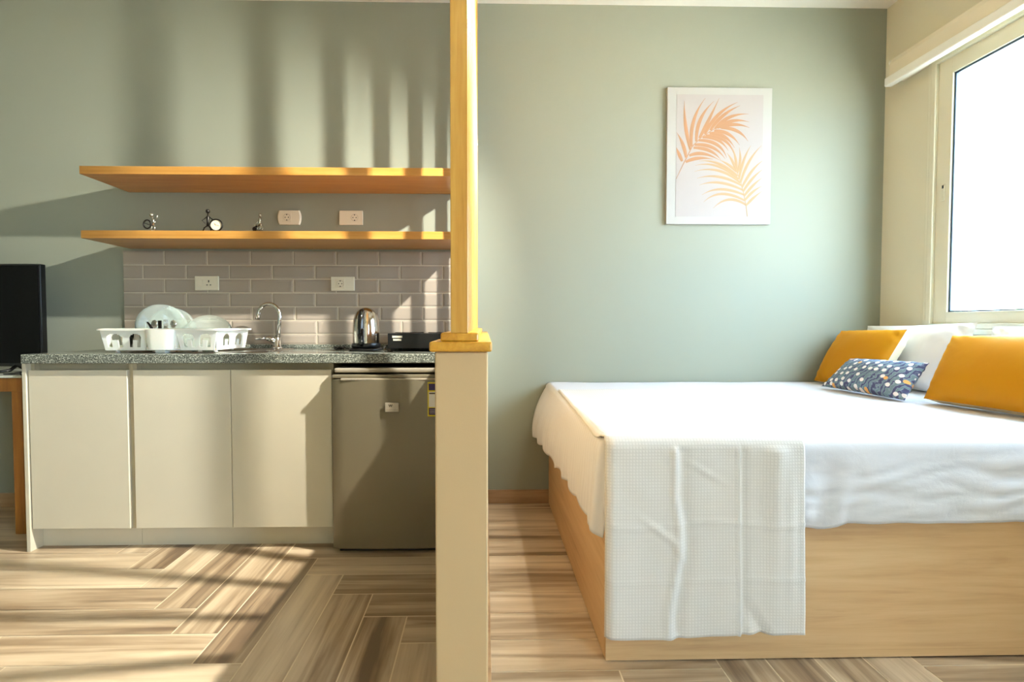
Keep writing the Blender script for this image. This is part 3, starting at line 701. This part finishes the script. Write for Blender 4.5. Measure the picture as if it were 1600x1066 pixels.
# ------------------------------------------------------------------ TV table and TV
tt = thing('wooden_table', (-2.72, 2.62, 0), 'orange-brown wooden table with a pale top left of the cabinets, under the television', 'table')
TX0, TX1, TY0, TY1, TZ = -3.25, -2.165, 2.44, 2.79, .752
box('table_top', M['laminate'], tt, TX0, TX1, TY0 - .01, TY1, TZ - .010, TZ, bev=.002)
box('apron', M['table_wood'], tt, TX0 + .004, TX1 - .004, TY0 - .004, TY1 - .004, TZ - .075, TZ - .010, bev=.003)
lg = box('leg', M['table_wood'], tt, TX1 - .054, TX1 - .006, TY0 - .002, TY0 + .046, 0, TZ - .07, bev=.003)
for dx, dy in ((-1.02, 0), (0, .30), (-1.02, .30)):
    c = lg.copy(); COL.objects.link(c); c.parent = tt; c.location = (dx, dy, 0)
tv = thing('television', (-2.66, 2.62, TZ), 'black flat-screen television on the pale table top at the left edge', 'television')
box('casing', M['black'], tv, -3.10, -2.213, 2.605, 2.64, .782, 1.294, bev=.004)
box('screen', M['screen'], tv, -3.09, -2.222, 2.602, 2.606, .80, 1.285)
b = MB()
for x in (-2.95, -2.35): MB().tube([(x, 2.62, .79), (x, 2.58, .765), (x - .03, 2.53, TZ + .006)], [.010, .008, .006], 8).tube([(x, 2.62, .79), (x, 2.66, .765), (x + .03, 2.70, TZ + .006)], [.010, .008, .006], 8).build('stand', M['black'], tv, True)
tag(MB().tube([(-2.178, 2.45, TZ + .006), (-2.20, 2.47, TZ + .010), (-2.245, 2.475, TZ + .005), (-2.29, 2.48, TZ + .004)], [.006, .008, .005, .003], 8).build('black_cable', M['black'], None, True), 'short black cable lying on the table corner beside the cabinet panel', 'cable')

# ------------------------------------------------------------------ bed
BX0, BX1, BY0, BY1 = .354, XR - .016, 1.466, YW - .016
bd = thing('bed', ((BX0 + BX1) / 2, (BY0 + BY1) / 2, 0), 'box bed with oak-look panels against the green wall under the window', 'bed')
box('front_panel', M['bed_oak'], bd, BX0, BX1, BY0, BY0 + .018, .004, .424, bev=.001)
box('side_panel', M['bed_oak_y'], bd, BX0, BX0 + .018, BY0 + .019, BY1, .004, .424, bev=.001)
box('slat_base', M['bed_oak'], bd, BX0 + .02, BX1, BY0 + .02, BY1, .34, .40)
mt = MB().box(BX0 + .012, BX1, BY0 + .025, BY1 - .004, .401, .635, .04, 4).build('mattress', M['pillow'], bd)
smoothang(mt, .8)

def nz(x, y, z, s=1.): return noise.noise(Vector((x * s, y * s, z * s)))
# fitted sheet: top grid with skirts hanging at the foot side and the left end
SXa, SXb, SYa, SYb = .338, XR - .010, 1.452, YW - .010
NX, NY = 110, 84
V = []; F = []; UV = []; 
def topz(x, y):
    ex = min(x - SXa, .5); ey = min(y - SYa, .5)
    r = .030; z = .656 + .014 * (y - SYa) / 1.36
    for e in (ex, ey):
        if e < r: z -= r - math.sqrt(max(0, r * r - (r - e) ** 2))
    z += .0028 * nz(x, y * 2.5, 1, 4) + .0016 * nz(x * .6, y * 5, 3, 5)
    return z
for j in range(NY + 1):
    for i in range(NX + 1):
        tx = i / NX; ty = j / NY
        x = SXa + (SXb - SXa) * tx ** 1.35; y = SYa + (SYb - SYa) * ty ** 1.35
        # rounded corner in plan
        dx, dy = x - SXa, y - SYa; R0 = .05
        px_, py_ = x, y
        if dx < R0 and dy < R0:
            u, v_ = R0 - dx, R0 - dy; m_ = max(u, v_); l_ = math.hypot(u, v_)
            if l_ > 0: px_ = SXa + R0 - u * m_ / l_; py_ = SYa + R0 - v_ * m_ / l_
        V.append((px_, py_, topz(x, y)))
def I(i, j): return j * (NX + 1) + i
for j in range(NY):
    for i in range(NX): F.append((I(i, j), I(i + 1, j), I(i + 1, j + 1), I(i, j + 1)))
loop = [I(0, j) for j in range(NY, -1, -1)] + [I(i, 0) for i in range(1, NX + 1)]
K = 22; prev = loop; base = [Vector(V[q]) for q in loop]
for kk in range(1, K + 1):
    t = kk / K; cur = []
    for q, p in enumerate(base):
        left = q <= NY; s_ = (q if left else q - NY)
        a = base[max(q - 1, 0)]; c = base[min(q + 1, len(base) - 1)]; d = (c - a); nrm = Vector((d.y, -d.x, 0)).normalized()
        if nrm.x > .1 or nrm.y > .1: nrm = -nrm
        if left:
            yy = p.y; back = max(0, (yy - 1.55) / 1.2)
            hem = .392 + .006 * math.sin(yy * 34) + .010 * nz(yy, 0, 5, 9) - (.015 if yy < 1.56 else 0)
            near = max(0, 1 - (yy - 1.452) / .22)
            out = .002 + t * (.016 + .055 * back ** 1.6) + .010 * t * math.sin(yy * 42 + 2 * nz(yy, t, 0, 3)) * (.35 + back * .3) + .012 * near * math.sin(yy * 110) * t * (1.2 - t)
            out += .02 * math.sin(PI * min(t * 1.0, 1)) * back
        else:
            xx = p.x
            hem = .416 - .016 * max(0, 1 - abs(xx - .97) / .09) + .003 * nz(xx, 0, 2, 12)
            if xx < .37: hem = .400
            out = .002 * min(1, t * 4) + .010 * t + .007 * nz(xx * 1.2, t * 1.3, 7, 4) * math.sin(PI * t) + .009 * abs(nz(xx * .9 + t * .8, t * .5 - xx * .4, 4, 7)) ** .6 * min(1, t * 3) + .006 * abs(nz(xx * 1.0 + t * .6, t * 1.1, 1, 9)) * t
            if .90 < xx < 1.06: out += .008 * math.sin((xx - .93) * 60 + t * 3) * t
            out *= (1 if t < .85 else 1 - (t - .85) * 2.8)
        z = p.z + (hem - p.z) * t
        cur.append(len(V)); V.append((p.x + nrm.x * out, p.y + nrm.y * out, z))
    for q in range(len(loop) - 1): F.append((prev[q], cur[q], cur[q + 1], prev[q + 1]))
    prev = cur
sh = tag(obj('bed_sheet', V, F, M['sheet'], None, True), 'white cotton sheet stretched over the mattress with its hem hanging over the foot corner', 'sheet')
md = sh.modifiers.new('thickness', 'SOLIDIFY'); md.thickness = .003; md.offset = 1

# waffle blanket over the front left corner of the bed
V = []; F = []; UV = []; NU, NV = 96, 190
XA, XB = .338, .903
zt_, zb_ = .668, .108
L1, r = 1.02, .028; La = r * PI / 2; L2 = zt_ - r - zb_ - .0
LT = L1 + La + L2
yf_ = 1.420
def crease(u, c, w_=.012): return math.exp(-((u - c) / w_) ** 2)
for j in range(NV + 1):
    s_ = LT * j / NV
    for i in range(NU + 1):
        u = i / NU; x = XA + (XB - XA) * u
        if s_ < L1:
            y = yf_ + r + (L1 - s_); fr_ = (L1 - s_) / L1; x2 = x + .16 * u * fr_ + .02 * fr_ + (0 if u else 0)
            z = topz(x2, y) + .006 + .002 * nz(x2, y, 2, 7) + .002 * crease(u, .64, .01)
            if fr_ < .12: z = z * (fr_ / .12) + (zt_ + .002 * nz(x2, y, 2, 7)) * (1 - fr_ / .12)
            P_ = [x2, y, z]
        elif s_ < L1 + La:
            a = (s_ - L1) / r; P_ = [x, yf_ + r - r * math.sin(a), zt_ - r + r * math.cos(a) + .001]
        else:
            d = s_ - L1 - La; t = d / L2
            extra = (-.012 + .03 * max(0, .35 - u)) * t * 0
            zz = zt_ - r - d * (1 + (.022 * (1 - u) - .008) )
            o = .006 * t + .012 * t * nz(x * 1.5, zz * .8, 4, 3) + .0025 * nz(x, zz, 2, 14)
            c1_ = .345 + .026 * math.sin(max(0, t - .25) * 7.) + .012 * nz(0, zz, 3, 8)
            o += .007 * crease(u, c1_, .012 + .012 * t) - .005 * crease(u, c1_ + .045, .03)
            o += .008 * crease(u, .665, .006) - .006 * crease(u, .69, .022) + .005 * max(0, (u - .66)) * t
            o += .0035 * crease(t, .40 + .012 * math.sin(u * 9), .010) + .002 * crease(t, .70, .012)
            o += .006 * crease(t - (u - .18) * .75, .36, .016) * max(0, 1 - abs(u - .28) / .14)
            o += .005 * crease(t - (u - .30) * 1.7, .42, .03) * max(0, 1 - abs(u - .36) / .05)
            o += .004 * crease(t - (u - .5) * .6, .12, .012) * max(0, 1 - abs(u - .5) / .14)
            o += .012 * math.exp(-((u - .86) / .055) ** 2) * (1 - t * .75) + .010 * math.exp(-((u - .93) / .03) ** 2) * t * (1 - t) * 2
            o -= .012 * max(0, t - .78) * 4 * max(0, 1 - abs(u - .74 - (t - .9) * .5) / .05)
            P_ = [x + .006 * t * u, yf_ - o, zz - .004 * math.sin(u * 7) * t + .018 * max(0, 1 - abs(u - .77) / .05) * max(0, t - .9) * 3]
        if u < .05 and s_ > L1 - .05:  # the left edge wraps round the corner
            k_ = (.05 - u) / .05; P_[0] += .010 * k_ * 1.0 - .004; P_[1] += .016 * k_ ** 1.5
        V.append(tuple(P_)); UV.append((x, s_))
for j in range(NV):
    for i in range(NU): a = j * (NU + 1) + i; F.append((a, a + NU + 1, a + NU + 2, a + 1))
wb = tag(obj('waffle_blanket', V, F, M['waffle'], None, True, uv=UV), 'white waffle-weave blanket with fold creases hanging over the front corner of the bed', 'blanket')
md = wb.modifiers.new('thickness', 'SOLIDIFY'); md.thickness = .005; md.offset = 1

# cushions and pillows
def cushion(name, label, cat, bl_, br_, tl_, tr_, thick, mat, back=None, group=None, pinch=.05, seedv=0, wr=.006, n=44, p=2.2, uvs=1., edge=0.):
    """four corners given as seen from the camera; thickness bulges along the normal"""
    bl_, br_, tl_, tr_ = map(Vector, (bl_, br_, tl_, tr_))
    nrm = ((br_ - bl_).cross(tl_ - bl_)).normalized()
    W_ = (br_ - bl_).length; H_ = (tl_ - bl_).length
    t = thing(name, (bl_ + br_) / 2, label, cat, group)
    def side(sgn):
        pp_ = p if sgn > 0 or back is None else 7.; th = thick if sgn > 0 or back is None else thick * 1.25
        V = []; F = []; UV = []
        for j in range(n + 1):
            for i in range(n + 1):
                u, v_ = i / n, j / n; a, b_ = 2 * u - 1, 2 * v_ - 1
                pa = a * (1 - pinch * (1 - b_ * b_)) ; pb = b_ * (1 - pinch * (1 - a * a))
                uu, vv_ = (pa + 1) / 2, (pb + 1) / 2
                P_ = bl_ * (1 - uu) * (1 - vv_) + br_ * uu * (1 - vv_) + tl_ * (1 - uu) * vv_ + tr_ * uu * vv_
                h = (max(0, 1 - abs(a) ** pp_) * max(0, 1 - abs(b_) ** pp_)) ** .5
                e = min(1 - abs(a), 1 - abs(b_))
                wv_ = wr * nz(P_.x + seedv, P_.y, P_.z, 9) * min(1, e * 5) + wr * .8 * math.sin((a + b_) * 22 + seedv) * math.exp(-e * 9) * (1 if abs(a) > .5 and abs(b_) > .5 else .3) * min(1, e * 14)
                V.append(P_ + nrm * sgn * (th / 2 * h + wv_)); UV.append((uu * W_ * uvs, vv_ * H_ * uvs))
        for j in range(n):
            for i in range(n):
                q = j * (n + 1) + i; f = (q, q + 1, q + n + 2, q + n + 1); F.append(f if sgn > 0 else f[::-1])
        return V, F, UV
    V, F, UV = side(1)
    if back is None:
        V2, F2, UV2 = side(-1); k = len(V); V += V2; UV += UV2; F += [tuple(q + k for q in f) for f in F2]
        obj('cover', V, F, mat, t, True, uv=UV)
    else:
        obj('cover', V, F, mat, t, True, uv=UV)
        V, F, UV = side(-1); obj('back_cover', V, F, back, t, True, uv=UV)
    return t
cushion('bed_pillow', 'white pillow leaning on the wall in the corner behind the far mustard cushion', 'pillow', (2.07, 2.795, .678), (2.07, 2.19, .672), (2.115, 2.785, .985), (2.125, 2.165, 1.0), .12, M['pillow'], group='white bed pillows', pinch=.035, wr=.012)
cushion('bed_pillow', 'white pillow under the window behind the near mustard cushion', 'pillow', (2.09, 2.14, .672), (2.09, 1.56, .670), (2.125, 2.10, .985), (2.135, 1.55, 1.0), .11, M['pillow'], group='white bed pillows', pinch=.05, seedv=4, wr=.012)
cushion('mustard_cushion', 'mustard velvet cushion with a beige back in the corner beside the green wall', 'cushion', (1.812, 2.772, .684), (1.835, 2.385, .680), (1.960, 2.775, .958), (1.985, 2.365, .968), .12, M['velvet'], M['linen'], 'mustard velvet cushions', pinch=.02)
cushion('mustard_cushion', 'mustard velvet cushion cut off by the right edge, nearest the camera', 'cushion', (1.800, 2.055, .688), (1.885, 1.62, .682), (1.955, 2.10, .945), (2.025, 1.64, .950), .13, M['velvet'], M['linen'], 'mustard velvet cushions', pinch=.02, seedv=9)
cushion('patterned_cushion', 'small oblong navy cushion printed with white and orange berries', 'cushion', (1.690, 2.525, .684), (1.744, 2.080, .676), (1.795, 2.470, .826), (1.848, 2.085, .832), .115, M['berry'], None, None, pinch=.06, seedv=3)

# ------------------------------------------------------------------ palm print
pc = thing('framed_picture', (1.28, YW, 1.543), 'white framed print of two golden palm fronds on the green wall above the bed', 'picture')
X0, X1, Z0, Z1 = .993, 1.569, 1.542, 2.281; yp = YW - .020
box('frame', M['art_frame'], pc, X0, X1, yp, YW - .0005, Z0, Z1, bev=.002)
def pm(x, y): return X0 + (x - 90) / 682 * (X1 - X0), Z1 - (y - 80) / 912 * (Z1 - Z0)
ax0, az1 = pm(150, 128); ax1, az0 = pm(714, 942)
pp = box('print', M['art'], pc, ax0, ax1, yp - .0012, yp + .001, az0, az1)
def frond(stem, leaves, mat, wd, yo, name):
    b = MB()
    def strip(pts, ws, y):
        V = []; F = []; n = len(pts)
        for i, (x, z) in enumerate(pts):
            a = pts[max(i - 1, 0)]; c = pts[min(i + 1, n - 1)]; dx, dz = c[0] - a[0], c[1] - a[1]; l = math.hypot(dx, dz) or 1
            nx_, nz_ = -dz / l, dx / l
            for sg in (1, 0, -1):
                X, Z = pm(min(max(x + nx_ * ws[i] * sg, 151), 713), z + nz_ * ws[i] * sg); V.append((X, y - (.0004 if sg == 0 else 0), Z))
        for i in range(n - 1):
            for q in (0, 1): F.append((i * 3 + q, i * 3 + q + 1, i * 3 + q + 4, i * 3 + q + 3))
        b.add(V, F)
    strip(stem, [3.2 - 2 * i / len(stem) for i in range(len(stem))], yo - .0012)
    for k, lf in enumerate(leaves):
        p0, p1 = lf[0], lf[1]; c = lf[2] if len(lf) > 2 else ((p0[0] + p1[0]) / 2 + (p1[1] - p0[1]) * .08, (p0[1] + p1[1]) / 2 - abs(p1[0] - p0[0]) * .12)
        n = 14; P_ = []; W_ = []
        for i in range(n + 1):
            t = i / n; P_.append(((1 - t) ** 2 * p0[0] + 2 * t * (1 - t) * c[0] + t * t * p1[0], (1 - t) ** 2 * p0[1] + 2 * t * (1 - t) * c[1] + t * t * p1[1]))
            W_.append(wd * (math.sin(PI * min(1, t * .75 + .18)) ** .9) * (1 - t ** 3) + .8)
        strip(P_, W_, yo - .0003 - .00002 * k)
    b.build(name, mat, pp)
frond([(150, 690), (205, 575), (255, 472), (310, 415), (400, 352), (470, 318)], [
    ((190, 572), (151, 480), (165, 520)), ((215, 548), (151, 380), (200, 450)), ((242, 495), (200, 172), (196, 330)), ((250, 475), (335, 152), (228, 300)), ((280, 440), (392, 172), (275, 280)), ((300, 418), (425, 152), (350, 320)),
    ((335, 392), (545, 178), (400, 240)), ((370, 365), (562, 200), (440, 250)), ((400, 355), (618, 255), (480, 250)), ((415, 350), (622, 308), (510, 275)), ((430, 346), (625, 346), (530, 305)), ((440, 348), (617, 436), (560, 345)),
    ((395, 368), (562, 462), (500, 365)), ((365, 385), (530, 480), (470, 375)), ((340, 400), (525, 520), (490, 400)), ((320, 412), (490, 500), (430, 400)), ((295, 432), (480, 548), (440, 430)), ((270, 462), (470, 555), (400, 450)), ((262, 482), (440, 560), (380, 480)), ((235, 535), (430, 562), (320, 495)), ((212, 578), (390, 558), (290, 535))], M['leaf_a'], 11.5, yp - .0012, 'palm_frond')
frond([(620, 940), (612, 870), (595, 790), (575, 715), (552, 655), (530, 600)], [
    ((610, 862), (395, 886), (490, 780)), ((602, 832), (332, 845), (430, 740)), ((598, 795), (320, 797), (430, 720)), ((588, 762), (302, 732), (420, 680)), ((578, 730), (286, 686), (420, 640)), ((570, 712), (270, 640), (430, 590)), ((560, 690), (275, 600), (420, 560)), ((552, 668), (300, 570), (430, 555)), ((545, 640), (430, 560), (500, 590)), ((540, 630), (480, 515), (520, 560)),
    ((545, 640), (515, 478), (545, 550)), ((550, 650), (560, 478), (580, 560)), ((562, 690), (636, 465), (580, 560)), ((572, 715), (705, 465), (610, 560)), ((582, 745), (713, 566), (640, 620)), ((590, 772), (713, 626), (650, 670)), ((598, 802), (713, 680), (650, 725)), ((604, 830), (713, 735), (650, 765)), ((612, 866), (713, 770), (650, 815))], M['leaf_b'], 8.5, yp - .0012, 'palm_frond')
